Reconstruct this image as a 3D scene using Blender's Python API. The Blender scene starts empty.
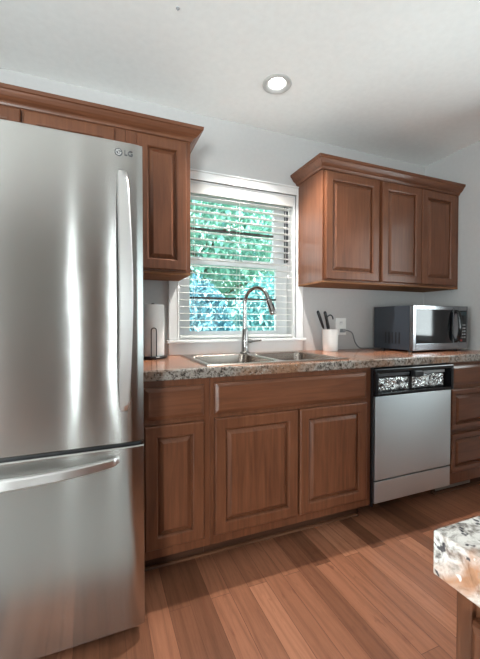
import bpy, bmesh, math, random
from mathutils import Vector, Matrix
random.seed(7)
S = bpy.context.scene
COL = S.collection

# ------------------------------------------------------------------ camera, sky, sun, exposure
CAM_D, CAM_H, YAW, PITCH, FPX = 2.1025, 1.1105, 22.249, -1.109, 349.127
cam = bpy.data.cameras.new('camera')
cam.sensor_fit = 'VERTICAL'; cam.sensor_height = 24.0; cam.sensor_width = 24.0 * 480 / 659
cam.lens = FPX / 659 * 24.0
cam.shift_y = -0.4 / 659
cam.clip_start = 0.02
camo = bpy.data.objects.new('camera', cam); COL.objects.link(camo)
camo.location = (0, -CAM_D, CAM_H)
camo.rotation_euler = (math.radians(90 + PITCH), 0, math.radians(-YAW))
S.camera = camo

SKY_STRENGTH = 4.2
w = bpy.data.worlds.new('sky'); S.world = w; w.use_nodes = True
bg = w.node_tree.nodes['Background']
bg.inputs[0].default_value = (0.86, 0.96, 1.0, 1); bg.inputs[1].default_value = SKY_STRENGTH
sun = bpy.data.lights.new('sun', 'SUN'); sun.energy = 14.0; sun.angle = math.radians(2); sun.color = (1, .97, .9)
suno = bpy.data.objects.new('sun', sun); COL.objects.link(suno)
suno.rotation_euler = (math.radians(38), 0, math.radians(-25))     # over the roof, onto the garden behind the window

S.view_settings.view_transform = 'Standard'
S.view_settings.look = 'None'
S.view_settings.exposure = 0.06
S.view_settings.gamma = 1.0
S.view_settings.use_curve_mapping = False
S.cycles.max_bounces = 10
S.cycles.diffuse_bounces = 6
S.cycles.glossy_bounces = 5
S.cycles.transparent_max_bounces = 16
S.cycles.sample_clamp_indirect = 6
S.cycles.caustics_reflective = False
S.cycles.caustics_refractive = False

DOWNLIGHT_W = 172.0          # visible ceiling can
FILL_SPOT_W = 5.0          # unseen fill spots added behind the camera, without fixtures
FILL_REAR_W = 270.0                # fill lamp added outside the unseen rear window
FILL_LEFT_W = 70.0                # fill lamp added outside the made-up left window
DAY_R = 30.0                # daylight through the right hand window

# ------------------------------------------------------------------ helpers: materials
def srgb(r, g, b):
    f = lambda c: (c / 255 / 12.92) if c / 255 <= .04045 else ((c / 255 + .055) / 1.055) ** 2.4
    return (f(r), f(g), f(b), 1)

class NT:
    def __init__(self, name):
        self.m = bpy.data.materials.new(name); self.m.use_nodes = True
        self.t = self.m.node_tree; self.b = self.t.nodes['Principled BSDF']
    def n(self, typ, **kw):
        nd = self.t.nodes.new(typ)
        for k, v in kw.items():
            if k in nd.inputs: nd.inputs[k].default_value = v
            else: setattr(nd, k, v)
        return nd
    def l(self, a, b): self.t.links.new(a, b)
    def set(self, **kw):
        for k, v in kw.items(): self.b.inputs[k.replace('_', ' ')].default_value = v
        return self
    def coords(self, scale=(1, 1, 1), rot=(0, 0, 0)):
        tc = self.n('ShaderNodeTexCoord'); mp = self.n('ShaderNodeMapping')
        mp.inputs['Scale'].default_value = scale; mp.inputs['Rotation'].default_value = rot
        self.l(tc.outputs['Object'], mp.inputs['Vector']); return mp.outputs[0]
    def noise(self, vec, scale, detail=4, rough=.55, dist=0):
        nd = self.n('ShaderNodeTexNoise', Scale=scale, Detail=detail, Roughness=rough, Distortion=dist)
        self.l(vec, nd.inputs['Vector']); return nd.outputs['Fac']
    def ramp(self, fac, stops):
        nd = self.n('ShaderNodeValToRGB'); cr = nd.color_ramp
        while len(cr.elements) < len(stops): cr.elements.new(.5)
        for e, (p, c) in zip(cr.elements, stops):
            e.position = p; e.color = c if len(c) == 4 else (*c, 1)
        self.l(fac, nd.inputs[0]); return nd.outputs[0]
    def mix(self, fac, a, b, mode='MIX'):
        nd = self.n('ShaderNodeMix'); nd.data_type = 'RGBA'; nd.blend_type = mode
        for s, v in ((nd.inputs[0], fac), (nd.inputs[6], a), (nd.inputs[7], b)):
            if isinstance(v, (int, float)): s.default_value = v
            elif isinstance(v, tuple): s.default_value = v
            else: self.l(v, s)
        return nd.outputs[2]
    def bump(self, h, strength=.2, dist=.01):
        nd = self.n('ShaderNodeBump', Strength=strength, Distance=dist)
        self.l(h, nd.inputs['Height']); self.l(nd.outputs[0], self.b.inputs['Normal']); return nd

def plain(name, col, rough=.5, metal=0, bump=0, bscale=80, **kw):
    t = NT(name); t.set(Roughness=rough, Metallic=metal, **kw)
    v = t.coords(); f = t.noise(v, bscale * .2 + 2, 3)
    c2 = tuple(min(1, c * .9) for c in col[:3]) + (1,)
    t.l(t.mix(f, c2, col), t.b.inputs['Base Color'])
    if bump: t.bump(t.noise(v, bscale, 2), bump, .002)
    return t.m

def wood(name, a, b, c, grain='Z', rough=.33, scale=1.0):
    t = NT(name); t.set(Roughness=rough, Coat_Weight=.12, Coat_Roughness=.15, Specular_IOR_Level=.32)
    sc = {'Z': (14, 14, 1.0), 'X': (1.0, 14, 14), 'Y': (14, 1, 14)}[grain]
    v = t.coords(tuple(s * scale for s in sc))
    f1 = t.noise(v, 3.4, 6, .6, .6)
    v2 = t.coords((1, 1, 1)); f2 = t.noise(v2, 3.0, 3, .5)
    col = t.ramp(f1, [(.28, a), (.5, b), (.75, c)])
    col = t.mix(t.ramp(f2, [(.3, (.80, .80, .80)), (.7, (1.12, 1.1, 1.08))]), col, col, 'MIX')
    shade = t.ramp(f2, [(.3, (.78, .78, .78)), (.72, (1.0, 1.0, 1.0))])
    col = t.mix(.8, col, shade, 'MULTIPLY')
    t.l(col, t.b.inputs['Base Color'])
    t.bump(f1, .06, .004)
    return t.m

W_A, W_B, W_C = srgb(91, 55, 37), srgb(107, 66, 45), srgb(122, 78, 54)
M = {}
M['wood_v'] = wood('cabinet_wood_upright', W_A, W_B, W_C, 'Z')
M['wood_h'] = wood('cabinet_wood_level', W_A, W_B, W_C, 'X')
M['wood_d'] = wood('cabinet_wood_depth', W_A, W_B, W_C, 'Y')
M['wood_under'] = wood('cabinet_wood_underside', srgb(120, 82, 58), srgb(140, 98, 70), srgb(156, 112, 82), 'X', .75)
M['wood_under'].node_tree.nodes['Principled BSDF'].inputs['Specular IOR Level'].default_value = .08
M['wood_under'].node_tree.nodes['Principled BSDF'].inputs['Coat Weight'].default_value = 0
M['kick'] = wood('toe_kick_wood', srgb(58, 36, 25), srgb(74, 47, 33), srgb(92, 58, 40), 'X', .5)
M['shoe'] = wood('shoe_molding_wood', srgb(84, 54, 38), srgb(104, 69, 49), srgb(124, 86, 62), 'X', .35)
M['wall'] = plain('wall_paint', srgb(190, 189, 188), .85, bump=.05, bscale=220)
M['ceiling'] = plain('ceiling_paint', srgb(246, 247, 245), .9, bump=.05, bscale=160)
M['white'] = plain('white_paint', srgb(228, 229, 228), .38)
def blind_mat():
    t = NT('blind_white'); t.set(Roughness=.45); c = srgb(240, 240, 238)
    t.l(t.mix(t.noise(t.coords(), 14, 2), srgb(234, 234, 231), c), t.b.inputs['Base Color'])
    tl = t.n('ShaderNodeBsdfTranslucent'); tl.inputs[0].default_value = c
    mx = t.n('ShaderNodeMixShader'); mx.inputs[0].default_value = .35
    t.l(t.b.outputs[0], mx.inputs[1]); t.l(tl.outputs[0], mx.inputs[2]); t.l(mx.outputs[0], t.t.nodes['Material Output'].inputs[0]); return t.m
M['blind'] = blind_mat()
M['vinyl'] = plain('sash_white', srgb(236, 238, 240), .4)
M['muntin'] = plain('dark_muntin', srgb(74, 62, 58), .5)
M['black'] = plain('black_plastic', srgb(24, 25, 28), .35)
M['blackgloss'] = plain('black_glossy', srgb(14, 15, 18), .08)
M['navy'] = plain('dark_slate_enamel', srgb(48, 54, 62), .35)
M['darkgrey'] = plain('dark_grey_plastic', srgb(66, 70, 75), .4)
M['midgrey'] = plain('grey_plastic', srgb(150, 153, 156), .4)
M['ceramic'] = plain('white_ceramic', srgb(242, 242, 239), .18)
M['paper'] = plain('paper_white', srgb(240, 239, 236), .95, bump=.3, bscale=140)
M['chrome'] = plain('brushed_nickel', srgb(158, 153, 150), .16, 1.0)
M['sinksteel'] = plain('sink_steel', srgb(168, 156, 147), .25, 1.0)
M['dark_soil'] = plain('garden_ground', srgb(92, 116, 70), .95, bump=.4, bscale=30)
M['bark'] = plain('bark', srgb(96, 80, 66), .9, bump=.5, bscale=40)
M['vent'] = plain('vent_metal', srgb(168, 168, 166), .35, .8)
M['cord'] = plain('grey_cord', srgb(120, 120, 122), .5)
M['door_wood'] = wood('entry_door_wood', srgb(120, 92, 76), srgb(150, 120, 104), srgb(170, 142, 124), 'Z')

def stainless(name, col, rough, aniso, wave=0.0, wscale=(1, 1, 1), brush='X'):
    t = NT(name); t.set(Metallic=1.0, Roughness=rough, Anisotropic=aniso)
    tg = t.n('ShaderNodeCombineXYZ'); tg.inputs[2].default_value = 1.0      # level brushing smears reflections upright
    t.l(tg.outputs[0], t.b.inputs['Tangent'])
    f = t.noise(t.coords((3, 3, 240)), 1.0, 2, .5)
    cc = t.ramp(f, [(.2, tuple(c * .985 for c in col[:3])), (.8, col[:3])])
    t.l(cc, t.b.inputs['Base Color'])
    if wave:
        h = t.noise(t.coords(wscale), 1.0, 2, .4)
        t.bump(h, wave, .01)
    return t.m
M['fridge'] = stainless('fridge_steel', srgb(184, 183, 180), .17, 1.0, .13, (4, 4, 3.0))
M['steel'] = stainless('appliance_steel', srgb(206, 213, 216), .33, .9, .08, (5, 5, 2.0))
M['handle'] = stainless('handle_steel', srgb(226, 226, 225), .30, .9)
M['mwsteel'] = stainless('microwave_steel', srgb(150, 152, 156), .25, .3)

def foil():
    t = NT('crinkled_film'); t.set(Metallic=.85, Roughness=.16)
    v = t.coords((1, 1, 1)); f = t.noise(v, 60, 4, .6, 1.2)
    t.l(t.ramp(f, [(.40, srgb(24, 25, 28)), (.50, srgb(190, 190, 190)), (.62, srgb(248, 248, 246))]), t.b.inputs['Base Color'])  # black to white ramp paints crinkled reflections into the film's colour
    t.bump(f, .8, .01); return t.m
M['foil'] = foil()

def glass():
    t = NT('window_glass'); t.t.nodes.remove(t.b)
    tr = t.n('ShaderNodeBsdfTransparent'); gl = t.n('ShaderNodeBsdfGlossy', Roughness=.02)
    fr = t.n('ShaderNodeFresnel', IOR=1.3); mx = t.n('ShaderNodeMixShader')
    tr.inputs[0].default_value = (.94, .98, .98, 1)
    t.l(fr.outputs[0], mx.inputs[0]); t.l(tr.outputs[0], mx.inputs[1]); t.l(gl.outputs[0], mx.inputs[2])
    t.l(mx.outputs[0], t.t.nodes['Material Output'].inputs[0]); return t.m
M['glass'] = glass()

def emit(name, col, s):
    t = NT(name); t.set(Emission_Color=col, Emission_Strength=s); t.b.inputs['Base Color'].default_value = col; return t.m
M['lamp'] = emit('lamp_glow', (1, .97, .92, 1), 12.0)

def granite(name, light, mid, warm, dark, warm_lo, warm_hi, rough=.13, fleck=.5, msc=38, bsc=5.0):
    t = NT(name); t.set(Roughness=rough, Coat_Weight=.2)
    v = t.coords((1, 1, 1))
    big = t.noise(v, bsc, 4, .6, .8)
    mid_n = t.noise(v, msc, 5, .65, .5)
    c = t.ramp(mid_n, [(.33, dark), (.43, mid), (.56, light), (.70, mid)])
    cw = t.ramp(mid_n, [(.25, tuple(x * .5 for x in warm[:3])), (.45, warm[:3]), (.62, tuple(min(1, x * 1.3) for x in warm[:3])), (.75, mid[:3])])
    c = t.mix(t.ramp(big, [(warm_lo, (0, 0, 0)), (warm_hi, (1, 1, 1))]), c, cw)
    vo = t.n('ShaderNodeTexVoronoi', Scale=150.0); t.l(v, vo.inputs['Vector'])
    fl = t.noise(v, 90, 2, .5)
    mask = t.ramp(fl, [(.60, (0, 0, 0)), (.66, (fleck, fleck, fleck))])
    c = t.mix(mask, c, dark)
    mask2 = t.ramp(t.noise(t.coords((1, 1.01, 1), (.3, .2, .5)), 75, 2, .5), [(.63, (0, 0, 0)), (.68, (.8, .8, .8))])
    c = t.mix(mask2, c, light)
    t.l(c, t.b.inputs['Base Color']); return t.m
M['counter'] = granite('countertop_stone', srgb(150, 142, 134), srgb(92, 82, 74), srgb(172, 112, 80), srgb(40, 36, 34), .30, .52, rough=.24, msc=62, bsc=3.2)
M['edge'] = granite('countertop_edge_stone', srgb(150, 144, 137), srgb(92, 84, 77), srgb(124, 92, 70), srgb(28, 27, 27), .48, .66, msc=60, bsc=2.2, fleck=.9)
M['island'] = granite('island_stone', srgb(244, 241, 236), srgb(160, 154, 148), srgb(168, 124, 96), srgb(52, 52, 60), .52, .62, fleck=.9, msc=46, bsc=7)

def floor_mat():
    t = NT('oak_floor'); t.set(Roughness=.34, Coat_Weight=.12, Coat_Roughness=.2)
    v = t.coords((1, 1, 1), (0, 0, math.radians(90)))
    br = t.n('ShaderNodeTexBrick'); br.offset = .37; br.offset_frequency = 2; br.squash = 1.0
    br.inputs['Scale'].default_value = 1.0; br.inputs['Mortar Size'].default_value = .0012
    br.inputs['Mortar Smooth'].default_value = .3; br.inputs['Bias'].default_value = 0
    br.inputs['Brick Width'].default_value = .78; br.inputs['Row Height'].default_value = .083
    br.inputs['Color1'].default_value = (0, 0, 0, 1); br.inputs['Color2'].default_value = (1, 1, 1, 1)
    br.inputs['Mortar'].default_value = (.5, .5, .5, 1)
    t.l(v, br.inputs['Vector'])
    plank = t.ramp(br.outputs['Color'], [(0.0, srgb(112, 72, 52)), (.14, srgb(128, 83, 61)), (.30, srgb(150, 99, 74)), (.75, srgb(158, 105, 79)), (1.0, srgb(180, 124, 95))])
    # grain: every plank samples the noise elsewhere
    sep = t.n('ShaderNodeVectorMath'); sep.operation = 'MULTIPLY_ADD'
    cmb = t.n('ShaderNodeCombineXYZ'); t.l(br.outputs['Color'], cmb.inputs[0]); t.l(br.outputs['Color'], cmb.inputs[2])
    t.l(cmb.outputs[0], sep.inputs[0]); sep.inputs[1].default_value = (7.3, 0, 11.1); t.l(t.coords((22, 1.3, 1)), sep.inputs[2])
    g = t.noise(sep.outputs[0], 2.0, 6, .62, 1.6)
    c = t.mix(.42, plank, t.ramp(g, [(.26, (.40, .36, .34)), (.36, (.86, .84, .82)), (.50, (1.15, 1.15, 1.15)), (.57, (.72, .69, .67)), (.66, (1.1, 1.1, 1.1))]), 'MULTIPLY')
    sep2 = t.n('ShaderNodeVectorMath'); sep2.operation = 'MULTIPLY_ADD'
    t.l(cmb.outputs[0], sep2.inputs[0]); sep2.inputs[1].default_value = (3.1, 0, 5.7); t.l(t.coords((3.4, .42, 1)), sep2.inputs[2])
    wv = t.n('ShaderNodeTexWave', Scale=1.7, Distortion=7.5, Detail=2.0); wv.inputs['Detail Scale'].default_value = 1.3; t.l(sep2.outputs[0], wv.inputs['Vector'])
    c = t.mix(.36, c, t.ramp(wv.outputs['Fac'], [(.0, (.55, .50, .47)), (.14, (.86, .84, .82)), (.35, (1.02, 1.02, 1.02)), (.8, (1.1, 1.1, 1.1)), (1.0, (.95, .95, .95))]), 'MULTIPLY')
    k = t.noise(t.coords((5, 1.6, 1)), 2.4, 3, .5, 2.5)
    c = t.mix(t.ramp(k, [(.64, (0, 0, 0)), (.74, (.5, .5, .5))]), c, srgb(110, 62, 44))
    c = t.mix(t.ramp(br.outputs['Fac'], [(.2, (0, 0, 0)), (.9, (.75, .75, .75))]), c, srgb(70, 38, 26))
    t.l(c, t.b.inputs['Base Color'])
    t.bump(g, .04, .003); return t.m
M['floor'] = floor_mat()

def leaf_mat(name, a, b, c):
    t = NT(name); t.set(Roughness=.5)
    f = t.noise(t.coords((1, 1, 1)), 5.5, 5, .7)
    t.l(t.ramp(f, [(.3, a), (.5, b), (.68, c)]), t.b.inputs['Base Color'])
    t.b.inputs['Subsurface Weight'].default_value = 0
    return t.m
M['leaf_green'] = leaf_mat('leaf_green', srgb(74, 130, 120), srgb(128, 186, 168), srgb(200, 232, 218))
M['leaf_teal'] = leaf_mat('leaf_teal', srgb(58, 112, 122), srgb(112, 176, 178), srgb(200, 234, 230))
M['leaf_blue'] = leaf_mat('leaf_blue', srgb(52, 98, 122), srgb(100, 158, 172), srgb(188, 224, 228))

# ------------------------------------------------------------------ helpers: meshes
def box(bm, x0, x1, y0, y1, z0, z1, bev=0, seg=2):
    vs = [bm.verts.new((x, y, z)) for x in (x0, x1) for y in (y0, y1) for z in (z0, z1)]
    fs = [bm.faces.new([vs[i] for i in f]) for f in
          ((0, 1, 3, 2), (4, 6, 7, 5), (0, 4, 5, 1), (2, 3, 7, 6), (0, 2, 6, 4), (1, 5, 7, 3))]
    if bev:
        es = list({e for f in fs for e in f.edges})
        bmesh.ops.bevel(bm, geom=es, offset=bev, segments=seg, affect='EDGES', profile=.6)

def rings(bm, x0, x1, z0, z1, prof, y_back):
    """A rectangular front facing -Y: prof = [(inset, y), ...] from the outer edge to the middle."""
    prev = None; first = None
    for ins, y in [(0, y_back)] + prof:
        a, b, c, d = x0 + ins, x1 - ins, z0 + ins, z1 - ins
        q = [bm.verts.new(p) for p in ((a, y, c), (b, y, c), (b, y, d), (a, y, d))]
        if prev:
            for i in range(4):
                bm.faces.new((prev[i], prev[(i + 1) % 4], q[(i + 1) % 4], q[i]))
        else: first = q
        prev = q
    bm.faces.new(prev); bm.faces.new(first[::-1])

def frames(pts):
    out = []; n = len(pts); up = None
    for i in range(n):
        t = (pts[min(i + 1, n - 1)] - pts[max(i - 1, 0)]).normalized()
        if up is None:
            up = Vector((0, 0, 1)) if abs(t.z) < .9 else Vector((1, 0, 0))
        s = t.cross(up).normalized(); up = s.cross(t).normalized()
        out.append((s, up))
    return out

def tube(bm, pts, r, seg=12, caps=True):
    pts = [Vector(p) for p in pts]; fr = frames(pts); rs = r if isinstance(r, (list, tuple)) else [r] * len(pts)
    prev = None
    for p, (s, u), rr in zip(pts, fr, rs):
        q = [bm.verts.new(p + s * (rr * math.cos(2 * math.pi * k / seg)) + u * (rr * math.sin(2 * math.pi * k / seg))) for k in range(seg)]
        if prev:
            for k in range(seg): bm.faces.new((prev[k], prev[(k + 1) % seg], q[(k + 1) % seg], q[k]))
        elif caps: bm.faces.new(q[::-1])
        prev = q
    if caps: bm.faces.new(prev)

def spline(ctrl, n=40):
    c = [Vector(p) for p in ctrl]; c = [2 * c[0] - c[1]] + c + [2 * c[-1] - c[-2]]; out = []
    m = len(c) - 3
    for i in range(n + 1):
        u = i / n * m; k = min(int(u), m - 1); t = u - k; p0, p1, p2, p3 = c[k:k + 4]
        out.append(.5 * ((2 * p1) + (p2 - p0) * t + (2 * p0 - 5 * p1 + 4 * p2 - p3) * t * t + (3 * p1 - p0 - 3 * p2 + p3) * t ** 3))
    return out

def lathe(bm, prof, c=(0, 0, 0), seg=32, axis='Z', cap0=True, cap1=True):
    prev = None
    def pt(r, h, a):
        x, y = r * math.cos(a), r * math.sin(a)
        v = {'Z': (x, y, h), 'Y': (x, h, y), 'X': (h, x, y)}[axis]
        return (c[0] + v[0], c[1] + v[1], c[2] + v[2])
    for r, h in prof:
        q = [bm.verts.new(pt(r, h, 2 * math.pi * k / seg)) for k in range(seg)]
        if prev:
            for k in range(seg): bm.faces.new((prev[k], prev[(k + 1) % seg], q[(k + 1) % seg], q[k]))
        elif cap0: bm.faces.new(q[::-1])
        prev = q
    if cap1: bm.faces.new(prev)

def strip_sweep(bm, path, prof):
    """prof [(out, z)] swept along path [(x, y, mx, my)] with mitred corners, ends closed."""
    prev = None
    for x, y, mx, my in path:
        q = [bm.verts.new((x + mx * o, y + my * o, z)) for o, z in prof]
        n = len(q)
        if prev:
            for k in range(n): bm.faces.new((prev[k], prev[(k + 1) % n], q[(k + 1) % n], q[k]))
        else: bm.faces.new(q[::-1])
        prev = q
    bm.faces.new(prev)

def put(name, bm, mat, parent=None, smooth=False, origin=None):
    bmesh.ops.recalc_face_normals(bm, faces=bm.faces[:])
    o0 = Vector(parent['_o']) if parent is not None else Vector(origin or (0, 0, 0))
    if o0.length: bmesh.ops.translate(bm, verts=bm.verts[:], vec=-o0)
    me = bpy.data.meshes.new(name); bm.to_mesh(me); bm.free()
    me.materials.append(mat)
    if smooth:
        for p in me.polygons: p.use_smooth = True
        try: me.set_sharp_from_angle(angle=math.radians(40))
        except Exception: pass
    o = bpy.data.objects.new(name, me); COL.objects.link(o)
    o['_o'] = tuple(o0)
    if parent is not None: o.parent = parent
    elif origin: o.location = origin
    return o

def tag(o, label, cat, group=None, kind=None):
    o['label'] = label; o['category'] = cat
    if group: o['group'] = group
    if kind: o['kind'] = kind
    return o

def thing(name, loc, label, cat, group=None, kind=None):
    o = bpy.data.objects.new(name, None); COL.objects.link(o); o.empty_display_size = .05
    o.location = loc; o['_o'] = tuple(loc)
    return tag(o, label, cat, group, kind)

def B(*a, bev=0, seg=2):
    bm = bmesh.new(); box(bm, *a, bev=bev, seg=seg); return bm

def struct(name, bm, mat, label, cat, parent=None):
    o = put(name, bm, mat, parent)
    if parent is None: tag(o, label, cat, kind='structure')
    return o

def text_mesh(body, size, depth, loc, align='CENTER'):
    cu = bpy.data.curves.new('t', 'FONT'); cu.body = body; cu.size = size; cu.extrude = depth
    cu.align_x = align; cu.align_y = 'CENTER'
    o = bpy.data.objects.new('t', cu); COL.objects.link(o)
    me = bpy.data.meshes.new_from_object(o.evaluated_get(bpy.context.evaluated_depsgraph_get()))
    bm = bmesh.new(); bm.from_mesh(me)
    bmesh.ops.transform(bm, matrix=Matrix.Translation(loc) @ Matrix.Rotation(math.radians(90), 4, 'X'), verts=bm.verts[:])
    bpy.data.objects.remove(o); bpy.data.curves.remove(cu); bpy.data.meshes.remove(me)
    return bm

# ------------------------------------------------------------------ the room
XR, XL, YB, ZC = 2.4994, -2.2, -4.6, 2.389
WT = .16
struct('floor', B(XL - WT, XR + WT, YB - WT, WT, -.1, 0), M['floor'], 'reddish brown oak plank floor running towards the sink wall', 'floor')

# ceiling slab with the can's square hole left open
LX, LY = .903, -.42
hx0, hx1, hy0, hy1 = LX - .05, LX + .05, LY - .05, LY + .05
bm = bmesh.new()
X0, X1, Y0, Y1 = XL - WT, XR + WT, YB - WT, WT
for a in ((X0, hx0, Y0, Y1), (hx1, X1, Y0, Y1), (hx0, hx1, Y0, hy0), (hx0, hx1, hy1, Y1)):
    box(bm, *a, ZC, ZC + .14)
struct('ceiling', bm, M['ceiling'], 'smooth white ceiling with one recessed light', 'ceiling')

def wall_with_holes(axis, fixed0, fixed1, a0, a1, holes):
    """axis 'X': wall runs along x, y in fixed0..fixed1; axis 'Y' the other way. holes (a0, a1, z0, z1) sorted along a."""
    bm = bmesh.new()
    def b(p0, p1, z0, z1):
        if p1 - p0 < 1e-6 or z1 - z0 < 1e-6: return
        if axis == 'X': box(bm, p0, p1, fixed0, fixed1, z0, z1)
        else: box(bm, fixed0, fixed1, p0, p1, z0, z1)
    cur = a0
    for h0, h1, z0, z1 in holes:
        b(cur, h0, 0, ZC); b(h0, h1, 0, z0); b(h0, h1, z1, ZC); cur = h1
    b(cur, a1, 0, ZC); return bm

OX0, OX1, OZ0, OZ1 = .452, 1.270, .987, 1.980       # the window opening
struct('wall_back', wall_with_holes('X', 0, WT, XL - WT, XR + WT, [(OX0, OX1, OZ0, OZ1)]), M['wall'], 'pale grey painted wall behind the sink with the window in it', 'wall')
RW = (-1.85, -.79, .95, 2.05)                        # window in the right hand wall, outside the frame
struct('wall_right', wall_with_holes('Y', XR, XR + WT, YB, 0, [RW]), M['wall'], 'pale grey painted wall at the end of the counter run', 'wall')
LW = (-2.75, -1.45, .9, 2.1)  # unseen opening added to light the right wall
struct('wall_left', wall_with_holes('Y', XL - WT, XL, YB, 0, [LW]), M['wall'], 'pale grey painted wall beyond the refrigerator', 'wall')
REAR = [(-2.12, -1.30, .25, 2.1), (-.245, -.185, .06, 2.1), (.285, .345, .06, 2.1), (1.55, 2.4, .7, 2.1)]  # wide windows added unseen for daylight; slits reflect as streaks in the fridge
struct('wall_rear', wall_with_holes('X', YB - WT, YB, XL - WT, XR + WT, REAR), M['wall'], 'pale grey painted wall opposite the sink wall', 'wall')
struct('door_1', B(-.16, .26, YB, YB + .035, 0, 2.08), M['door_wood'], 'brown wooden door in the wall opposite the sink', 'door')

def simple_window(name, axis, f0, a0, a1, z0, z1, label, bars=0):
    t = thing(name, ((a0 + a1) / 2, f0, z0) if axis == 'X' else (f0, (a0 + a1) / 2, z0), label, 'window', kind='structure')
    bm = bmesh.new(); fw = min(.05, (a1 - a0) * .12)
    def b(p0, p1, q0, q1):
        if axis == 'X': box(bm, p0, p1, f0 - .02, f0 + .02, q0, q1)
        else: box(bm, f0 - .02, f0 + .02, p0, p1, q0, q1)
    b(a0, a0 + fw, z0, z1); b(a1 - fw, a1, z0, z1); b(a0 + fw, a1 - fw, z0, z0 + fw); b(a0 + fw, a1 - fw, z1 - fw, z1)
    for k in range(bars):
        c = z0 + (z1 - z0) * (k + 1) / (bars + 1); b(a0 + fw, a1 - fw, c - .02, c + .02)
    fr = put('frame', bm, M['vinyl'], t)
    put('glass_pane', B(a0 + fw, a1 - fw, f0 - .003, f0 + .003, z0 + fw, z1 - fw) if axis == 'X' else B(f0 - .003, f0 + .003, a0 + fw, a1 - fw, z0 + fw, z1 - fw), M['glass'], t)
simple_window('window_2', 'Y', XR + .08, *RW, 'white framed window in the wall at the end of the counter', 1)
simple_window('window_7', 'Y', XL - .08, *LW, 'white framed window in the wall beyond the refrigerator', 1)
for i, r in enumerate(REAR):
    simple_window('window_%d' % (3 + i), 'X', YB - .08, *r,
                  ['wide white framed window in the wall opposite the sink, beyond the refrigerator', 'narrow sidelight window beside the brown door, refrigerator side',
                   'narrow sidelight window beside the brown door, counter side', 'wide white framed window in the wall opposite the dishwasher'][i], 1 if i in (0, 3) else 0)

tag(put('floor_rug', B(-1.1, .25, -2.9, -1.25, .0005, .009, bev=.003), plain('rug_weave', srgb(176, 176, 174), .95, bump=.4, bscale=160)), 'plain light grey rug on the floor facing the refrigerator', 'rug')  # added out of view to neutralise the steel's reflection

# area lamps outside those openings stand in for daylight and fill the room
def day(name, loc, rot, sx, sy, watts):
    l = bpy.data.lights.new(name, 'AREA'); l.shape = 'RECTANGLE'; l.size = sx; l.size_y = sy; l.energy = watts; l.color = (.99, .99, 1.0)
    o = bpy.data.objects.new(name, l); COL.objects.link(o); o.location = loc; o.rotation_euler = rot
day('daylight_rear_window', (-1.80, YB - .45, .75), (math.radians(122), 0, math.radians(-22)), .78, 1.8, FILL_REAR_W)
day('daylight_right_window', (XR + .45, -1.3, 1.1), (math.radians(112), 0, math.radians(90)), 1.0, 1.05, DAY_R)
day('daylight_left_window', (XL - .40, -2.1, 1.2), (math.radians(100), 0, math.radians(-78)), 1.2, 1.1, FILL_LEFT_W)
for x in (-.215, .315): day('daylight_sidelight', (x, YB - .14, 1.1), (math.radians(90), 0, 0), .026, 2.0, 4.2)  # lamps added behind the sidelights to streak the fridge's reflection

# ------------------------------------------------------------------ the sink window
win = thing('window_1', ((OX0 + OX1) / 2, 0, OZ0), 'white double-hung window over the sink with green trees outside', 'window', kind='structure')
bm = bmesh.new()
cw = .058
def casing(bm, x0, x1, z0, z1):
    box(bm, x0, x1, -.018, 0, z0, z1, .004)
casing(bm, OX0 - cw, OX0, 1.003, OZ1 + cw - .008); casing(bm, OX1, OX1 + cw, 1.003, OZ1 + cw - .008)
casing(bm, OX0, OX1, OZ1, OZ1 + cw - .008)
box(bm, OX0 - cw - .004, OX1 + cw + .004, -.024, 0, OZ1 + cw - .008, OZ1 + cw + .002, .003)
box(bm, OX0 - .006, OX0, -.022, 0, 1.003, OZ1 + .006, .002); box(bm, OX1, OX1 + .006, -.022, 0, 1.003, OZ1 + .006, .002)
box(bm, OX0, OX1, -.022, 0, OZ1, OZ1 + .006, .002)
put('casing', bm, M['white'], win)
bm = bmesh.new()
box(bm, OX0, OX0 + .012, 0, WT, OZ0, OZ1); box(bm, OX1 - .012, OX1, 0, WT, OZ0, OZ1); box(bm, OX0 + .012, OX1 - .012, 0, WT, OZ1 - .012, OZ1)
put('jamb', bm, M['white'], win)
bm = bmesh.new(); box(bm, OX0 - .07, OX1 + .072, -.040, 0, .985, 1.003, .004); box(bm, OX0 + .012, OX1 - .012, 0, WT, .987, 1.003)
put('window_sill', bm, M['white'], win)
put('apron', B(OX0 - cw, OX1 + cw, -.016, 0, .9135, .985, bev=.003), M['white'], win)
JX0, JX1 = OX0 + .012, OX1 - .012
def sash(z0, z1, y0, bot, top, st, nm):
    bm = bmesh.new(); y1 = y0 + .032
    box(bm, JX0, JX0 + st, y0, y1, z0, z1, .003); box(bm, JX1 - st, JX1, y0, y1, z0, z1, .003)
    box(bm, JX0 + st, JX1 - st, y0, y1, z0, z0 + bot, .003); box(bm, JX0 + st, JX1 - st, y0, y1, z1 - top, z1, .003)
    s = put(nm, bm, M['vinyl'], win)
    put('glass_pane', B(JX0 + st - .004, JX1 - st + .004, y0 + .013, y0 + .019, z0 + bot - .004, z1 - top + .004), M['glass'], s)
    zm = (z0 + bot + z1 - top) / 2
    put('muntin', B(JX0 + st, JX1 - st, y0 + .004, y0 + .028, zm - .006, zm + .006), M['muntin'], s)
    return s
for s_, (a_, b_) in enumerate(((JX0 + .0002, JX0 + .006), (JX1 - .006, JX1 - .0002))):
    put('jamb_track', B(a_, b_, .064, .121, 1.535, OZ1 - .014), M['darkgrey'], win)  # dark grey puts the shade of the jamb into the track's colour
sash(1.003, 1.532, .088, .05, .045, .085, 'lower_sash')
sash(1.490, OZ1 - .012, .122, .045, .055, .088, 'upper_sash')
put('sash_lock', B(.86, .91, .075, .0895, 1.515, 1.528, bev=.003), M['midgrey'], win)

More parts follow.
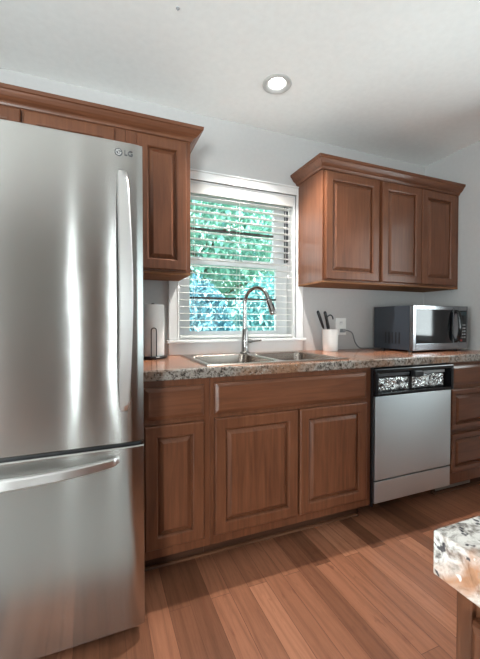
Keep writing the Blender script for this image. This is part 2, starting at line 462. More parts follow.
# blind
bl = thing('window_blind', ((OX0 + OX1) / 2, .035, 1.012), 'white horizontal slat blind, lowered with open slats, in the sink window', 'blind')
BX0, BX1 = OX0 + .018, OX1 - .018
bm = bmesh.new(); box(bm, BX0, BX1, .008, .062, 1.918, 1.962, .003)
put('headrail', bm, M['blind'], bl)
bm = bmesh.new(); box(bm, OX0 + .014, OX1 - .014, -.004, .007, 1.905, 1.966, .003)
put('valance', bm, M['blind'], bl)
bm = bmesh.new()
zz = 1.892; pitch = .0427
while zz > 1.05:
    n = 4; prev = None
    for k in range(n + 1):        # shallow crowned slat, a touch tilted
        u = k / n; y = .010 + .050 * u; z = zz + .0022 * (1 - (2 * u - 1) ** 2) + .003 * (u - .5)
        q = [bm.verts.new((BX0, y, z)), bm.verts.new((BX1, y, z)), bm.verts.new((BX1, y, z - .0026)), bm.verts.new((BX0, y, z - .0026))]
        if prev:
            for i in range(4): bm.faces.new((prev[i], prev[(i + 1) % 4], q[(i + 1) % 4], q[i]))
        else: bm.faces.new(q)
        prev = q
    bm.faces.new(prev[::-1]); zz -= pitch
put('slats', bm, M['blind'], bl)
put('bottom_rail', B(BX0, BX1, .010, .060, 1.012, 1.030, bev=.003), M['blind'], bl)
for x in (BX0 + .09, (BX0 + BX1) / 2, BX1 - .05):
    bm = bmesh.new()
    for y in (.0085, .0615): tube(bm, [(x, y, 1.93), (x, y, 1.02)], .0009, 6)
    put('ladder_cord', bm, M['blind'], bl)
bm = bmesh.new(); tube(bm, [(BX1 - .03, .004, 1.905), (BX1 - .03, .0035, 1.75), (BX1 - .032, .004, 1.44)], .0012, 6)
lathe(bm, [(.002, 0), (.006, -.006), (.006, -.028), (.002, -.034)], (BX1 - .032, .004, 1.44), 10)
put('pull_cord', bm, M['blind'], bl)

# garden behind the window
struct('ground_outside', B(-6, 12, WT, 14, -.4, -.3), M['dark_soil'], 'grassy garden ground outside the window', 'ground')
def leafy(name, loc, crown_c, rad, n, size, mat, label, cat, trunk_r):
    t = thing(name, loc, label, cat, kind='thing')
    bm = bmesh.new()
    for _ in range(n):
        while True:
            p = Vector((random.uniform(-1, 1), random.uniform(-1, 1), random.uniform(-1, 1)))
            if .25 < p.length < 1: break
        c = Vector(crown_c) + Vector((p.x * rad[0], p.y * rad[1], p.z * rad[2]))
        s = size * random.uniform(.6, 1.5)
        rot = Matrix.Rotation(random.uniform(0, 6.28), 3, 'Z') @ Matrix.Rotation(random.uniform(-1.2, 1.2), 3, 'X')
        q = [bm.verts.new(c + rot @ Vector(v)) for v in ((0, -s, 0), (s * .42, -s * .1, .15 * s), (0, s, 0), (-s * .42, -s * .1, .15 * s))]
        bm.faces.new(q)
    put('foliage', bm, mat, t)
    bm = bmesh.new(); l = Vector(loc); c = Vector(crown_c)
    tube(bm, spline([l, l.lerp(c, .5) + Vector((.05, .03, 0)), c], 8), [trunk_r * (1 - .07 * k) for k in range(9)], 8)
    for k in range(5):
        a = k * 1.3; s0 = l.lerp(c, .55 + .08 * k)
        tube(bm, [s0, s0 + Vector((math.cos(a) * rad[0] * .4, math.sin(a) * rad[1] * .4, rad[2] * .35)), s0 + Vector((math.cos(a) * rad[0] * .7, math.sin(a) * rad[1] * .7, rad[2] * .45))], [trunk_r * .4, trunk_r * .25, trunk_r * .1], 6)
    put('trunk', bm, M['bark'], t)
leafy('garden_tree', (1.8, 4.0, -.3), (1.8, 4.0, 2.75), (1.75, .95, 1.25), 7000, .075, M['leaf_green'], 'pale green leafy tree outside, filling the upper sash of the window', 'tree', .09)
leafy('garden_tree', (3.4, 7.5, -.3), (3.4, 7.5, 2.0), (3.6, .9, 2.6), 7000, .15, M['leaf_teal'], 'broad teal green tree furthest back outside the window', 'tree', .12)
leafy('garden_shrub', (1.20, 2.5, -.3), (1.20, 2.5, .72), (.60, .6, 1.0), 4600, .058, M['leaf_blue'], 'bluish green shrub outside, behind the lower sash, left of the faucet', 'shrub', .03)
leafy('garden_shrub', (2.42, 2.7, -.3), (2.42, 2.7, .8), (.60, .6, 1.05), 4600, .058, M['leaf_teal'], 'teal green shrub outside, behind the faucet spout', 'shrub', .03)

# ------------------------------------------------------------------ cabinets
def door_mesh(x0, x1, z0, z1, yf, k=1.0):
    """frame mesh and raised panel mesh of a cabinet door whose back lies on yf"""
    a = bmesh.new(); f = .052 * k
    pr = [(0, yf - .013), (.002, yf - .0175), (.006, yf - .020), (f - .004, yf - .020), (f, yf - .018), (f + .003, yf - .013), (f + .0045, yf - .004)]
    prev = None
    for ins, y in [(0, yf)] + pr + [(f + .0045, yf)]:
        q = [a.verts.new(p) for p in ((x0 + ins, y, z0 + ins), (x1 - ins, y, z0 + ins), (x1 - ins, y, z1 - ins), (x0 + ins, y, z1 - ins))]
        if prev:
            for i in range(4): a.faces.new((prev[i], prev[(i + 1) % 4], q[(i + 1) % 4], q[i]))
        prev = q
    b = bmesh.new(); g = f + .004
    rings(b, x0 + g, x1 - g, z0 + g, z1 - g, [(0, yf - .004), (.005, yf - .004), (.006, yf - .007), (.020, yf - .0165), (.0225, yf - .0185)], yf - .001)
    return a, b
def add_door(par, x0, x1, z0, z1, yf, name='door', k=1.0, mat='wood_v'):
    a, b = door_mesh(x0, x1, z0, z1, yf, k)
    d = put(name, a, M[mat], par)
    put('raised_panel', b, M[mat], d)
def add_slab(par, x0, x1, z0, z1, yf, name='drawer'):
    bm = bmesh.new()
    rings(bm, x0, x1, z0, z1, [(0, yf - .010), (.004, yf - .013), (.014, yf - .0175), (.018, yf - .019)], yf)
    return put(name, bm, M['wood_h'], par)

UY, UZ0, UZ1 = -.296, 1.358, 2.10
def upper(x0, x1, z0, doors, label, zd=None):
    t = thing('wall_cabinet', ((x0 + x1) / 2, 0, z0), label, 'cabinet')
    bm = bmesh.new(); box(bm, x0, x1, UY + .0, -.001, z0 + .012, UZ1, .0015)
    put('body', bm, M['wood_v'], t)
    bm = bmesh.new(); box(bm, x0, x1, UY - .001, -.001, z0, z0 + .0115, .002)
    put('bottom_rail', bm, M['wood_under'], t)
    for a, b in doors: add_door(t, a, b, (zd or z0 + .020), 2.040, UY - .0005)
    return t
upper(-.690, .1335, 1.80, [(-.672, -.303), (-.292, .084)], 'short brown two-door wall cabinet above the steel refrigerator')
upper(.1345, .4575, UZ0, [(.186, .434)], 'narrow brown one-door wall cabinet between refrigerator and window')
upper(1.287, 1.7305, UZ0, [(1.300, 1.721)], 'brown one-door wall cabinet beside the window, its side panel showing')
upper(1.7315, 2.4985, UZ0, [(1.747, 2.103), (2.109, 2.450)], 'wide brown two-door wall cabinet over the microwave')
CP = [(0, 2.052), (.006, 2.052), (.009, 2.060), (.013, 2.066), (.022, 2.071), (.032, 2.080), (.040, 2.092), (.044, 2.099), (.050, 2.102), (.052, 2.117), (0, 2.117)]
bm = bmesh.new(); strip_sweep(bm, [(-.690, UY - .001, 0, -1), (.458, UY - .001, 1.15, -1), (.458, -.001, 1.15, 0)], CP)
tag(put('crown_molding', bm, M['wood_h'], origin=(0, 0, 0)), 'long brown crown molding on the cabinets above the refrigerator', 'molding')
bm = bmesh.new(); strip_sweep(bm, [(1.2865, -.001, -1.05, 0), (1.2865, UY - .001, -1.05, -1), (2.4985, UY - .001, 0, -1)], CP)
tag(put('crown_molding', bm, M['wood_h'], origin=(0, 0, 0)), 'brown crown molding on the wall cabinets between window and corner', 'molding')

BY, KY, EZ, CZ = -.6135, -.509, .868, .912
def base(x0, x1, label, name='base_cabinet'):
    t = thing(name, ((x0 + x1) / 2, -.3, 0), label, 'cabinet')
    bm = bmesh.new()
    box(bm, x0, x0 + .018, BY + .019, -.004, .108, EZ - .001); box(bm, x1 - .018, x1, BY + .019, -.004, .108, EZ - .001)
    box(bm, x0 + .018, x1 - .018, BY + .019, -.012, .108, .126); box(bm, x0 + .018, x1 - .018, -.012, -.004, .108, EZ - .001)
    box(bm, x0, x1, BY, BY + .0189, .108, EZ - .001, .0015)
    put('body', bm, M['wood_v'], t)
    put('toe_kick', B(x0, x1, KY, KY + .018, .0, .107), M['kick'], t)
    return t
c1 = base(.140, .4630, 'narrow brown base cabinet with one drawer, next to the refrigerator')
add_slab(c1, .176, .433, .700, .836, BY - .0005); add_door(c1, .176, .433, .154, .678, BY - .0005)
c2 = base(.4640, 1.3795, 'wide brown two-door base cabinet under the double sink')
add_slab(c2, .482, 1.340, .702, .842, BY - .0005, 'false_drawer_front')
add_door(c2, .482, .912, .154, .682, BY - .0005); add_door(c2, .922, 1.342, .154, .682, BY - .0005)
c3 = base(1.996, 2.498, 'brown three-drawer base cabinet in the corner, right of the dishwasher')
add_slab(c3, 1.998, 2.44, .724, .846, BY - .0005)
add_door(c3, 1.998, 2.44, .449, .700, BY - .0005, 'drawer', .62, 'wood_h')
add_door(c3, 1.998, 2.44, .184, .424, BY - .0005, 'drawer', .62, 'wood_h')
# shoe molding along the toe kicks
def shoe(name, x0, x1):
    bm = bmesh.new()
    pr = [(0, 0), (.012, 0), (.0117, .004), (.010, .0075), (.006, .0108), (0, .012)]
    strip_sweep(bm, [(x0, KY - .001, 0, -1), (x1, KY - .001, 0, -1)], pr)
    struct(name, bm, M['shoe'], 'thin light wood shoe molding at the foot of the base cabinets, ' + ('sink side' if x0 < 1 else 'drawer side'), 'trim')
shoe('trim_1', .145, 1.379); shoe('trim_2', 1.996, 2.498)
v = thing('toe_kick_vent', (2.16, KY, .03), 'grey metal vent grille in the toe kick under the three drawers', 'vent')
bm = bmesh.new(); box(bm, 2.01, 2.34, KY - .007, KY - .001, .022, .100, .002); put('frame', bm, M['vent'], v)
bm = bmesh.new()
for k in range(7): box(bm, 2.025, 2.325, KY - .0095, KY - .0075, .030 + k * .009, .034 + k * .009)
put('louvers', bm, M['vent'], v)

# countertop with the sink cut-out
SX0, SX1, SY0, SY1 = .452, 1.252, -.598, -.062
TX0, TX1 = .142, 2.498
bm = bmesh.new()
ci = .018
hx0, hx1, hy0, hy1 = SX0 + ci, SX1 - ci, SY0 + ci, SY1 - ci
for a in ((TX0, hx0, -.632, -.001), (hx1, TX1, -.632, -.001), (hx0, hx1, -.632, hy0), (hx0, hx1, hy1, -.001)):
    box(bm, *a, EZ, CZ)
pr = [(0, EZ), (.010, EZ), (.0125, EZ + .004), (.0125, CZ - .006), (.009, CZ - .001), (.005, CZ), (0, CZ)]
ct = put('countertop', bm, M['counter'], origin=(0, 0, 0))
bm = bmesh.new(); strip_sweep(bm, [(TX0, -.6322, 0, -1), (TX1, -.6322, 0, -1)], pr)
put('front_edge', bm, M['edge'], ct)['label'] = 'grey and black speckled front edge'
tag(ct, 'brown and grey speckled stone countertop along the sink wall', 'countertop')

# sink
sk = thing('kitchen_sink', ((SX0 + SX1) / 2, (SY0 + SY1) / 2, CZ), 'stainless steel double-bowl sink set into the speckled counter', 'sink')
def rrect(x0, x1, y0, y1, r, z, n=5):
    out = []
    for cx, cy, a0 in ((x1 - r, y1 - r, 0), (x0 + r, y1 - r, 90), (x0 + r, y0 + r, 180), (x1 - r, y0 + r, 270)):
        for k in range(n + 1):
            a = math.radians(a0 + 90 * k / n); out.append((cx + r * math.cos(a), cy + r * math.sin(a), z))
    return out
b1 = (SX0 + .030, .838, SY0 + .030, SY1 - .085); b2 = (.868, SX1 - .030, SY0 + .030, SY1 - .085)
bm = bmesh.new()
ZR = CZ + .007
def quad(x0, x1, y0, y1):
    bm.faces.new([bm.verts.new(p) for p in ((x0, y0, ZR), (x1, y0, ZR), (x1, y1, ZR), (x0, y1, ZR))])
quad(SX0 + .006, SX1 - .006, SY0 + .006, b1[2]); quad(SX0 + .006, SX1 - .006, b1[3], SY1 - .006)
quad(SX0 + .006, b1[0], b1[2], b1[3]); quad(b1[1], b2[0], b1[2], b1[3]); quad(b2[1], SX1 - .006, b1[2], b1[3])
o1 = rrect(SX0 + .006, SX1 - .006, SY0 + .006, SY1 - .006, .001, ZR, 1); o2 = rrect(SX0, SX1, SY0, SY1, .004, CZ + .001, 1)
V1 = [bm.verts.new(p) for p in o1]; V2 = [bm.verts.new(p) for p in o2]
for i in range(len(V1)): bm.faces.new((V1[i], V1[(i + 1) % len(V1)], V2[(i + 1) % len(V1)], V2[i]))
put('rim', bm, M['sinksteel'], sk)
for bx in (b1, b2):
    bm = bmesh.new(); prev = None
    corner = [(bx[1], bx[3]), (bx[0], bx[3]), (bx[0], bx[2]), (bx[1], bx[2])]
    for ins, r, z in ((0, .045, ZR), (.004, .045, ZR - .004), (.008, .05, ZR - .05), (.018, .055, ZR - .155), (.045, .06, ZR - .178), (.11, .05, ZR - .185)):
        q = [bm.verts.new(p) for p in rrect(bx[0] + ins, bx[1] - ins, bx[2] + ins, bx[3] - ins, r, z)]
        if prev:
            for i in range(len(q)): bm.faces.new((prev[i], prev[(i + 1) % len(q)], q[(i + 1) % len(q)], q[i]))
        else:
            m = len(q) // 4        # fill the little corners between rim and rounded bowl
            for c in range(4):
                cv = bm.verts.new((*corner[c], ZR))
                for k in range(m - 1): bm.faces.new((cv, q[c * m + k], q[c * m + k + 1]))
        prev = q
    bm.faces.new(prev)
    put('bowl', bm, M['sinksteel'], sk, True)
    bm = bmesh.new(); lathe(bm, [(.042, 0), (.042, .003), (.034, .003), (.030, .001)], ((bx[0] + bx[1]) / 2, (bx[2] + bx[3]) / 2, ZR - .1845), 24)
    put('drain', bm, M['chrome'], sk, True)

# faucet
FX, FY, FZ = .8465, -.112, ZR
fa = thing('faucet', (FX, FY, FZ), 'tall brushed nickel gooseneck faucet standing on the sink rim', 'faucet')
bm = bmesh.new(); lathe(bm, [(.030, 0), (.030, .006), (.024, .010), (.021, .014), (.020, .05), (.0195, .145), (.018, .150), (.013, .153)], (FX, FY, FZ), 28)
put('body', bm, M['chrome'], fa, True)
dx, dy = .43, -.90
def fp(s, z): return (FX + dx * s, FY + dy * s, z)
pts = [fp(0, FZ + .15), fp(0, FZ + .24), fp(0, 1.225)]
for k in range(1, 15):
    a = math.pi * k / 14 * .93
    pts.append(fp(.092 - .092 * math.cos(a), 1.225 + .092 * math.sin(a)))
bm = bmesh.new(); tube(bm, pts, .0115, 16); put('spout', bm, M['chrome'], fa, True)
e = Vector(pts[-1]); d = (Vector(pts[-1]) - Vector(pts[-2])).normalized(); d = (d + Vector((dx, dy, 0)) * .10).normalized()
bm = bmesh.new(); tube(bm, [e - d * .003, e + d * .003], .0150, 18); put('collar', bm, M['darkgrey'], fa, True)
bm = bmesh.new(); tube(bm, [e + d * .0035, e + d * .006, e + d * .012, e + d * .055, e + d * .090, e + d * .096], [.0140, .0155, .0165, .0185, .0195, .0160], 18)
sp = put('spray_head', bm, M['chrome'], fa, True)
nrm = d.cross(Vector((dx, dy, 0)).cross(Vector((0, 0, 1)))).normalized()
if nrm.y > 0: nrm = -nrm
bm = bmesh.new(); tube(bm, [e + d * .038 + nrm * .010, e + d * .040 + nrm * .0185, e + d * .062 + nrm * .0190, e + d * .064 + nrm * .010], .0050, 8); put('spray_button', bm, M['black'], sp, True)
bm = bmesh.new(); tube(bm, [(FX + .015, FY, FZ + .075), (FX + .042, FY - .002, FZ + .075)], .012, 14)
hs = put('handle_stub', bm, M['chrome'], fa, True)
bm = bmesh.new(); tube(bm, spline([(FX + .042, FY - .002, FZ + .075), (FX + .065, FY - .008, FZ + .077), (FX + .105, FY - .020, FZ + .080)], 8), [.008, .0085, .0078, .007, .0065, .006, .006, .0062, .005], 10)
put('lever', bm, M['chrome'], hs, True)

# ------------------------------------------------------------------ refrigerator
FF = -.860; FR, FL = .148, -.672
fr = thing('refrigerator', ((FR + FL) / 2, -.43, 0), 'tall stainless steel bottom-freezer refrigerator at the end of the counter', 'refrigerator')
put('body', B(FL + .006, FR - .012, -.790, -.02, .035, 1.700, bev=.004), M['darkgrey'], fr)
bm = bmesh.new(); box(bm, FL + .02, FR - .02, -.800, -.76, .012, .046, .003)
put('toe_grille', bm, M['black'], fr)
for x in (FL + .05, FR - .05):
    for y in (-.74, -.10):
        bm = bmesh.new(); lathe(bm, [(.016, 0), (.016, .03), (.010, .036)], (x, y, 0), 12); put('foot', bm, M['black'], fr)
def fdoor(name, z0, z1):
    bm = bmesh.new(); n = 24; prev = None        # gently crowned door skin with rounded vertical edges
    x0, x1 = FL, FR; w_ = x1 - x0
    for k in range(n + 1):
        u = k / n
        if u < .5: u = .5 - .5 * (1 - 2 * u) ** .8 if u > 0 else 0
        else: u = .5 + .5 * (2 * u - 1) ** .8
        x = x0 + w_ * u; d_ = min(x - x0, x1 - x)
        y = FF - .004 * (1 - (2 * u - 1) ** 2) + (.005 * (1 - math.sqrt(max(0, 1 - (1 - min(d_, .006) / .006) ** 2))))
        q = [bm.verts.new(p) for p in ((x, -.795, z0), (x, y + .004, z0), (x, y, z0 + .004), (x, y, z1 - .004), (x, y + .004, z1), (x, -.795, z1))]
        if prev:
            for i in range(6): bm.faces.new((prev[i], prev[(i + 1) % 6], q[(i + 1) % 6], q[i]))
        else: bm.faces.new(q)
        prev = q
    bm.faces.new(prev[::-1])
    return put(name, bm, M['fridge'], fr, True)
dr = fdoor('door', .698, 1.716); fz = fdoor('freezer_drawer', .050, .685)
put('gasket', B(FL + .010, FR - .010, -.840, -.792, .683, .700), M['black'], fr)
def strap(ctrl, n, wfun, thick, wide_dir, out_dir):
    """bowed handle: rectangular section swept along ctrl"""
    P = spline(ctrl, n); bm = bmesh.new(); prev = None; wd = Vector(wide_dir); od = Vector(out_dir)
    for i, p in enumerate(P):
        w_ = wfun(i / n) / 2; t = thick / 2; c = min(.004, t * .6)
        q = [bm.verts.new(p + wd * a + od * b) for a, b in ((-w_, -t), (w_, -t), (w_, t - c), (w_ - c, t), (-w_ + c, t), (-w_, t - c))]
        if prev:
            for k in range(6): bm.faces.new((prev[k], prev[(k + 1) % 6], q[(k + 1) % 6], q[k]))
        else: bm.faces.new(q)
        prev = q
    bm.faces.new(prev[::-1]); return bm
hxm = .082
ctrl = [(hxm, FF + .002, 1.618), (hxm, FF - .018, 1.585), (hxm + .001, FF - .042, 1.49), (hxm + .004, FF - .060, 1.33), (hxm + .005, FF - .064, 1.215), (hxm + .004, FF - .060, 1.10), (hxm + .001, FF - .042, .94), (hxm, FF - .018, .845), (hxm, FF + .002, .812)]
put('handle', strap(ctrl, 48, lambda u: .026 + .018 * math.sin(math.pi * u), .016, (1, 0, 0), (0, -1, 0)), M['handle'], dr, True)
xc = (FL + FR) / 2; hw = .328
ctrl = [(xc - hw, FF, .648), (xc - hw * .9, FF - .026, .646), (xc - hw * .5, FF - .056, .643), (xc, FF - .066, .641), (xc + hw * .5, FF - .056, .643), (xc + hw * .9, FF - .026, .646), (xc + hw, FF, .648)]
put('handle', strap(ctrl, 48, lambda u: .022 + .010 * math.sin(math.pi * u), .018, (0, 0, 1), (0, -1, 0)), M['handle'], fz, True)
# maker's emblem: a ringed disc and two letters
lx, lz, ly = .070, 1.678, FF - .0022
bm = bmesh.new(); lathe(bm, [(.0125, 0), (.0125, -.0015), (.0118, -.002), (.0102, -.002), (.0100, -.0012), (.0, -.0012)], (lx, ly + .001, lz), 28, 'Y', True, False)
lg = put('logo_badge', bm, M['darkgrey'], dr, True)
bm = bmesh.new()
arc = [(lx + .0082 * math.cos(a), ly - .0010, lz + .0082 * math.sin(a)) for a in [math.radians(40 + 320 * k / 24 - 0) for k in range(0, 25)]]
tube(bm, arc, .0008, 6); tube(bm, [(lx, ly - .001, lz + .0045), (lx, ly - .001, lz - .004), (lx + .0035, ly - .001, lz - .004)], .0008, 6)
tube(bm, [(lx - .0035, ly - .0008, lz + .003), (lx - .0035, ly - .0016, lz + .003)], .0014, 8)
tube(bm, [(lx + .002, ly - .001, lz), (lx + .0082, ly - .001, lz)], .0008, 6)
put('emblem', bm, M['ceramic'], lg, True)
put('lettering', text_mesh('LG', .024, .0008, (.102, ly - .0004, lz), 'CENTER'), M['darkgrey'], lg)

# ------------------------------------------------------------------ dishwasher
DX0, DX1 = 1.3810, 1.9945; DF = -.640
dw = thing('dishwasher', ((DX0 + DX1) / 2, -.3, 0), 'stainless steel dishwasher with black control strip, between the base cabinets', 'dishwasher')
put('tub', B(DX0 + .004, DX1 - .004, -.595, -.03, .130, .862), M['black'], dw)
put('door_panel', B(DX0 + .008, DX1 - .018, DF, -.600, .2475, .706, bev=.003), M['steel'], dw)
put('access_panel', B(DX0 + .008, DX1 - .018, DF + .002, -.600, .121, .239, bev=.002), M['steel'], dw)
put('side_strip', B(DX0 + .001, DX0 + .0075, -.628, -.600, .10, .860), M['black'], dw)
put('toe_plate', B(DX0 + .004, DX1 - .004, -.42, -.405, .0, .115), M['black'], dw)
bm = bmesh.new()      # console: a thick black frame round a recessed field
c0, c1_, z0, z1 = DX0 + .002, DX1 - .006, .709, .858
box(bm, c0, c1_, -.648, -.600, .836, z1, .005); box(bm, c0, c0 + .022, -.648, -.600, z0, .8355, .004); box(bm, c1_ - .022, c1_, -.648, -.600, z0, .8355, .004)
box(bm, c0 + .0225, c1_ - .0225, -.648, -.600, z0, .726, .003); box(bm, c0 + .0225, c1_ - .0225, -.618, -.600, .7265, .8355)
cs = put('control_console', bm, M['blackgloss'], dw)
put('latch_handle', B(1.665, 1.735, -.652, -.619, .800, .835, bev=.006), M['black'], cs)
put('control_strip', B(c0 + .03, c1_ - .03, -.640, -.619, .806, .828, bev=.004), M['darkgrey'], cs) if False else None
def crinkle(x0, x1, z0, z1, y, seed):
    rnd = random.Random(seed); bm = bmesh.new(); nx, nz = 22, 8; g = []
    for i in range(nx + 1):
        row = []
        for j in range(nz + 1):
            edge = (i in (0, nx)) or (j in (0, nz))
            row.append(bm.verts.new((x0 + (x1 - x0) * i / nx + rnd.uniform(-.002, .002), y - (0 if edge else rnd.uniform(.001, .010)), z0 + (z1 - z0) * j / nz + rnd.uniform(-.003, .003))))
        g.append(row)
    for i in range(nx):
        for j in range(nz):
            bm.faces.new((g[i][j], g[i + 1][j], g[i + 1][j + 1], g[i][j + 1]))
    ext = bmesh.ops.extrude_face_region(bm, geom=bm.faces[:])
    vs = [v for v in ext['geom'] if isinstance(v, bmesh.types.BMVert)]
    for v_ in vs: v_.co.y = y + .0005
    return bm
put('protective_film', crinkle(1.425, 1.650, .731, .800, -.6195, 3), M['foil'], cs)
f2 = put('protective_film', crinkle(1.680, 1.935, .731, .806, -.6195, 5), M['foil'], cs)
put('button_row', B(1.425, 1.655, -.624, -.6185, .812, .828, bev=.002), M['darkgrey'], cs)
put('button_row', B(1.745, 1.940, -.624, -.6185, .812, .828, bev=.002), M['midgrey'], cs)

# ------------------------------------------------------------------ microwave
MX0, MX1, MY0, MY1, MZ0, MZ1 = 1.888, 2.405, -.440, -.095, .926, 1.222
mw = thing('microwave', ((MX0 + MX1) / 2, (MY0 + MY1) / 2, CZ), 'black and steel countertop microwave under the corner wall cabinets', 'microwave')
put('case', B(MX0, MX1, MY0 + .030, MY1, MZ0, MZ1, bev=.004), M['navy'], mw)
bm = bmesh.new()
for k in range(5): box(bm, MX0 - .0012, MX0 + .001, -.335 + k * .030, -.323 + k * .030, .965, 1.045, .0004)
put('side_vent', bm, M['black'], mw)
for x in (MX0 + .04, MX1 - .04):
    for y in (MY0 + .06, MY1 - .05):
        bm = bmesh.new(); lathe(bm, [(.014, 0), (.014, .010), (.012, .0145)], (x, y, CZ), 12); put('foot', bm, M['black'], mw)
DXR = 2.312
bm = bmesh.new(); ww = .026
box(bm, MX0, MX0 + ww, MY0, MY0 + .029, MZ0, MZ1, .003); box(bm, DXR - .05, DXR, MY0, MY0 + .029, MZ0, MZ1, .003)
box(bm, MX0 + ww, DXR - .05, MY0, MY0 + .029, MZ0, MZ0 + .045, .003); box(bm, MX0 + ww, DXR - .05, MY0, MY0 + .029, MZ1 - .028, MZ1, .003)
md = put('door', bm, M['mwsteel'], mw)
put('door_glass', B(MX0 + ww - .001, DXR - .049, MY0 + .004, MY0 + .028, MZ0 + .044, MZ1 - .027), M['blackgloss'], md)
hx = DXR - .027
bm = bmesh.new(); tube(bm, spline([(hx, MY0 + .002, MZ0 + .055), (hx, MY0 - .022, MZ0 + .075), (hx, MY0 - .034, (MZ0 + MZ1) / 2), (hx, MY0 - .022, MZ1 - .055), (hx, MY0 + .002, MZ1 - .035)], 24), .0125, 12)
put('door_handle', bm, M['blackgloss'], md, True)
cp = put('control_panel', B(DXR + .001, MX1, MY0, MY0 + .029, MZ0, MZ1, bev=.003), M['mwsteel'], mw)
put('keypad', B(DXR + .010, MX1 - .012, MY0 - .0015, MY0 + .001, MZ0 + .045, MZ1 - .030, bev=.0006), M['blackgloss'], cp)
bm = bmesh.new()
for r in range(5):
    for c in range(3): box(bm, DXR + .017 + c * .019, DXR + .030 + c * .019, MY0 - .003, MY0 - .0012, MZ0 + .075 + r * .021, MZ0 + .086 + r * .021, .0006)
put('buttons', bm, M['midgrey'], cp)
put('stop_button', B(DXR + .017, DXR + .036, MY0 - .003, MY0 - .0012, MZ0 + .053, MZ0 + .066, bev=.0006), plain('red_button', srgb(170, 50, 44), .4), cp)
put('clock_display', B(DXR + .017, MX1 - .019, MY0 - .0025, MY0 - .0012, MZ1 - .062, MZ1 - .040), plain('display_glass', srgb(36, 60, 66), .1), cp)
OXC, OZC = 1.661, 1.080
bm = bmesh.new(); tube(bm, spline([(OXC + .012, -.034, OZC - .030), (OXC + .035, -.038, OZC - .030), (OXC + .075, -.040, OZC - .050), (OXC + .098, -.044, OZC - .115), (OXC + .135, -.050, CZ + .012), (OXC + .19, -.055, CZ + .006), (1.95, -.060, CZ + .006), (2.0, -.07, CZ + .010), (2.02, -.096, CZ + .04)], 60), .0045, 10)
pc = put('power_cord', bm, M['cord'], mw, True)
bm = bmesh.new(); box(bm, OXC - .012, OXC + .014, -.044, -.0085, OZC - .043, OZC - .017, .004); put('plug', bm, M['midgrey'], pc)

# outlet
ot = thing('wall_outlet', (OXC, 0, OZC), 'white wall outlet plate behind the utensil crock', 'outlet')
put('cover_plate', B(OXC - .046, OXC + .046, -.006, -.0005, OZC - .062, OZC + .062, bev=.003), M['ceramic'], ot)
for s in (.026, -.030):
    bm = bmesh.new(); lathe(bm, [(.017, 0), (.017, -.002), (.015, -.0022)], (OXC, -.006, OZC + s), 20, 'Y'); rc = put('receptacle', bm, M['white'], ot, True)
    if s > 0:
        bm = bmesh.new(); box(bm, OXC - .0065, OXC - .0045, -.0092, -.0081, OZC + s, OZC + s + .009); box(bm, OXC + .0045, OXC + .0065, -.0092, -.0081, OZC + s, OZC + s + .009)
        put('slots', bm, M['darkgrey'], rc)

# ------------------------------------------------------------------ utensil crock
UX, UYc = 1.488, -.110
bm = bmesh.new(); lathe(bm, [(.0, .0), (.049, .0), (.0515, .004), (.053, .05), (.0545, .146), (.0550, .150), (.0515, .150), (.050, .10), (.048, .012), (.0, .010)], (UX, UYc, CZ + .0005), 36, 'Z', False, False)
tag(put('utensil_crock', bm, M['ceramic'], smooth=True), 'white ceramic utensil crock below the wall outlet', 'crock')
def utensil(name, p0, p1, label, cat, kind):
    p0, p1 = Vector(p0), Vector(p1); d = (p1 - p0).normalized(); L = (p1 - p0).length
    t = thing(name, tuple(p0), label, cat, 'utensils in the white crock')
    bm = bmesh.new()
    if kind == 'handle':
        tube(bm, [p0, p0 + d * (L * .55)], .004, 8); put('shaft', bm, M['chrome'], t, True)
        bm = bmesh.new(); tube(bm, [p0 + d * (L * .55), p0 + d * (L * .60), p0 + d * (L * .8), p0 + d * (L * .97), p1], [.006, .009, .0105, .0105, .006], 10); put('handle', bm, M['black'], t, True)
    else:
        tube(bm, [p0, p0 + d * (L * .5)], .0045, 8); put('shaft', bm, M['black'], t, True)
        bm = bmesh.new(); s = Vector((1, -.2, 0)).normalized(); a = p0 + d * (L * .5)
        loop = spline([a, a + d * .045 - s * .010, a + d * .085 - s * .004, a + d * .100 + s * .018, a + d * .090 + s * .034, a + d * .070 + s * .040], 24)
        tube(bm, loop, .0048, 8); put('hooked_handle', bm, M['darkgrey'], t, True)
utensil('kitchen_utensil', (UX + .012, UYc + .01, CZ + .0115), (UX - .098, UYc + .01, 1.190), 'black-handled utensil leaning furthest from the outlet in the white crock', 'utensil', 'handle')
utensil('kitchen_utensil', (UX + .024, UYc - .012, CZ + .0115), (UX - .060, UYc - .018, 1.186), 'upright black-handled utensil in the white crock, beside the hooked one', 'utensil', 'handle')
utensil('kitchen_utensil', (UX - .005, UYc + .022, CZ + .0115), (UX + .004, UYc + .034, 1.20), 'utensil with a hooked dark loop handle in the white crock', 'utensil', 'loop')

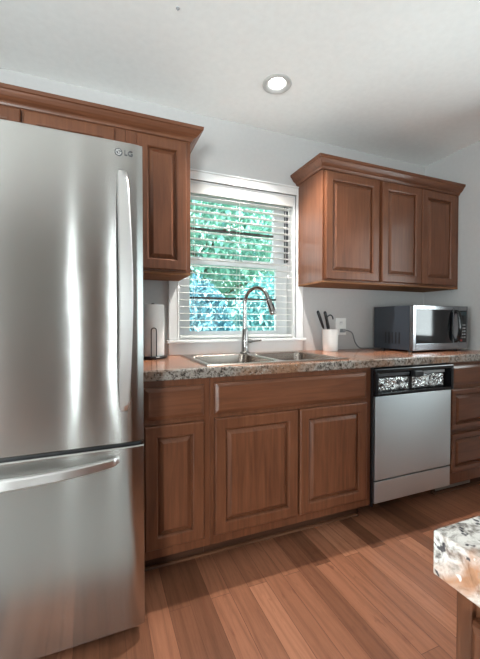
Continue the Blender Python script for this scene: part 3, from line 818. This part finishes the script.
# ------------------------------------------------------------------ paper towel holder
PX, PY = .285, -.140
ph = thing('paper_towel_holder', (PX, PY, CZ), 'black wire paper towel holder between refrigerator and window', 'holder')
bm = bmesh.new(); lathe(bm, [(.0, 0), (.076, 0), (.078, .003), (.078, .010), (.074, .014), (.0, .014)], (PX, PY, CZ + .0005), 36, 'Z', False, False); put('base', bm, M['black'], ph, True)
bm = bmesh.new(); tube(bm, [(PX, PY, CZ + .014), (PX, PY, CZ + .292)], .006, 12); lathe(bm, [(.006, .291), (.010, .294), (.011, .299), (.007, .303), (.0, .304)], (PX, PY, CZ), 16, 'Z', True, False); put('spindle', bm, M['black'], ph, True)
ax, ay = PX - .006, PY - .070
bm = bmesh.new(); aw = .0135
lp = [(ax - aw, ay, CZ + .012), (ax - aw, ay, CZ + .14)] + [(ax - aw * math.cos(a), ay, CZ + .155 + aw * math.sin(a)) for a in [math.pi * k / 10 for k in range(11)]] + [(ax + aw, ay, CZ + .14), (ax + aw, ay, CZ + .012)]
tube(bm, lp, .0028, 10); put('tension_arm', bm, M['black'], ph, True)
bm = bmesh.new(); lathe(bm, [(.020, .0), (.058, .0), (.060, .004), (.060, .276), (.058, .280), (.020, .280)], (PX, PY, CZ + .0155), 40, 'Z', False, False)
bmv = bm; n0 = len(bm.verts)
lathe(bm, [(.020, .0), (.0195, .28)], (PX, PY, CZ + .0155), 40, 'Z', False, False)
tag(put('paper_towel_roll', bm, M['paper'], smooth=True), 'white paper towel roll on the black wire holder', 'paper towels')

# ------------------------------------------------------------------ ceiling can
cl = thing('recessed_light', (LX, LY, ZC), 'round recessed ceiling light glowing in front of the window', 'ceiling light')
bm = bmesh.new(); lathe(bm, [(.078, 0), (.078, -.004), (.070, -.008), (.060, -.006), (.050, .000), (.0485, .004)], (LX, LY, ZC), 48, 'Z', False, False); put('trim_ring', bm, M['midgrey'] if False else plain('can_trim', srgb(190, 190, 188), .4), cl, True)
bm = bmesh.new(); lathe(bm, [(.0485, .004), (.046, .060), (.042, .085)], (LX, LY, ZC), 40, 'Z', False, True); put('reflector', bm, plain('can_reflector', srgb(225, 225, 222), .25, .3), cl, True)
bm = bmesh.new(); lathe(bm, [(.036, .045), (.036, .040), (.030, .034), (.0, .032)], (LX, LY, ZC), 32, 'Z', True, False); put('bulb', bm, M['lamp'], cl, True)
def spot(name, loc, watts, size=150):
    l = bpy.data.lights.new(name, 'SPOT'); l.energy = watts; l.spot_size = math.radians(size); l.spot_blend = .6; l.shadow_soft_size = .014; l.color = (1, .955, .90)
    o = bpy.data.objects.new(name, l); COL.objects.link(o); o.location = loc; return o
spot('recessed_lamp', (LX, LY - .042, ZC + .008), DOWNLIGHT_W, 106)
for i, (x, y) in enumerate(((-1.35, -2.9), (1.45, -2.7))):
    spot('rear_lamp', (x, y, ZC - .015), FILL_SPOT_W, 160)  # bare spot added as fill, out of view
hk = bmesh.new(); lathe(hk, [(.007, 0), (.007, -.003), (.004, -.005)], (.313, -.669, ZC), 14)
tube(hk, [(.313, -.669, ZC - .004), (.313, -.669, ZC - .010)], .002, 6)
tag(put('ceiling_hook', hk, M['midgrey']), 'tiny grey hook plate on the ceiling above the refrigerator', 'hook')

# ------------------------------------------------------------------ island at the right edge
IX, IY, IZ = .3145, -1.8525, .900
tag(put('island_countertop', B(IX, IX + .95, IY - 1.0, IY, IZ - .0447, IZ, bev=.0012, seg=2), M['island']), 'white and brown speckled stone top of the island', 'countertop')
isl = thing('island_cabinet', (IX + .48, IY - .5, 0), 'brown wooden island cabinet under the white speckled stone top', 'cabinet')
ib = IX + .0145; iy = IY - .0145; zt = IZ - .0457
put('body', B(ib + .006, IX + .92, IY - .97, iy - .004, .09, zt, bev=.001), M['wood_v'], isl)
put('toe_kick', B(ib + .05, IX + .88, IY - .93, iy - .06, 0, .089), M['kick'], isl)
put('corner_post', B(ib, ib + .02, iy - .016, iy, .0, zt, bev=.002), M['wood_v'], isl)
a, b = bmesh.new(), None
rm = Matrix.Translation((ib + .006, 0, 0)) @ Matrix.Rotation(math.radians(-90), 4, 'Z')
a, b = door_mesh(-(iy - .022), -(IY - .95), .12, zt - .02, 0)
for q in (a, b): bmesh.ops.transform(q, matrix=Matrix(((0, 1, 0, ib + .006), (-1, 0, 0, 0), (0, 0, 1, 0), (0, 0, 0, 1))), verts=q.verts[:])
ep = put('end_panel', a, M['wood_v'], isl); put('raised_panel', b, M['wood_v'], ep)

for o in bpy.data.objects:
    if '_o' in o: del o['_o']
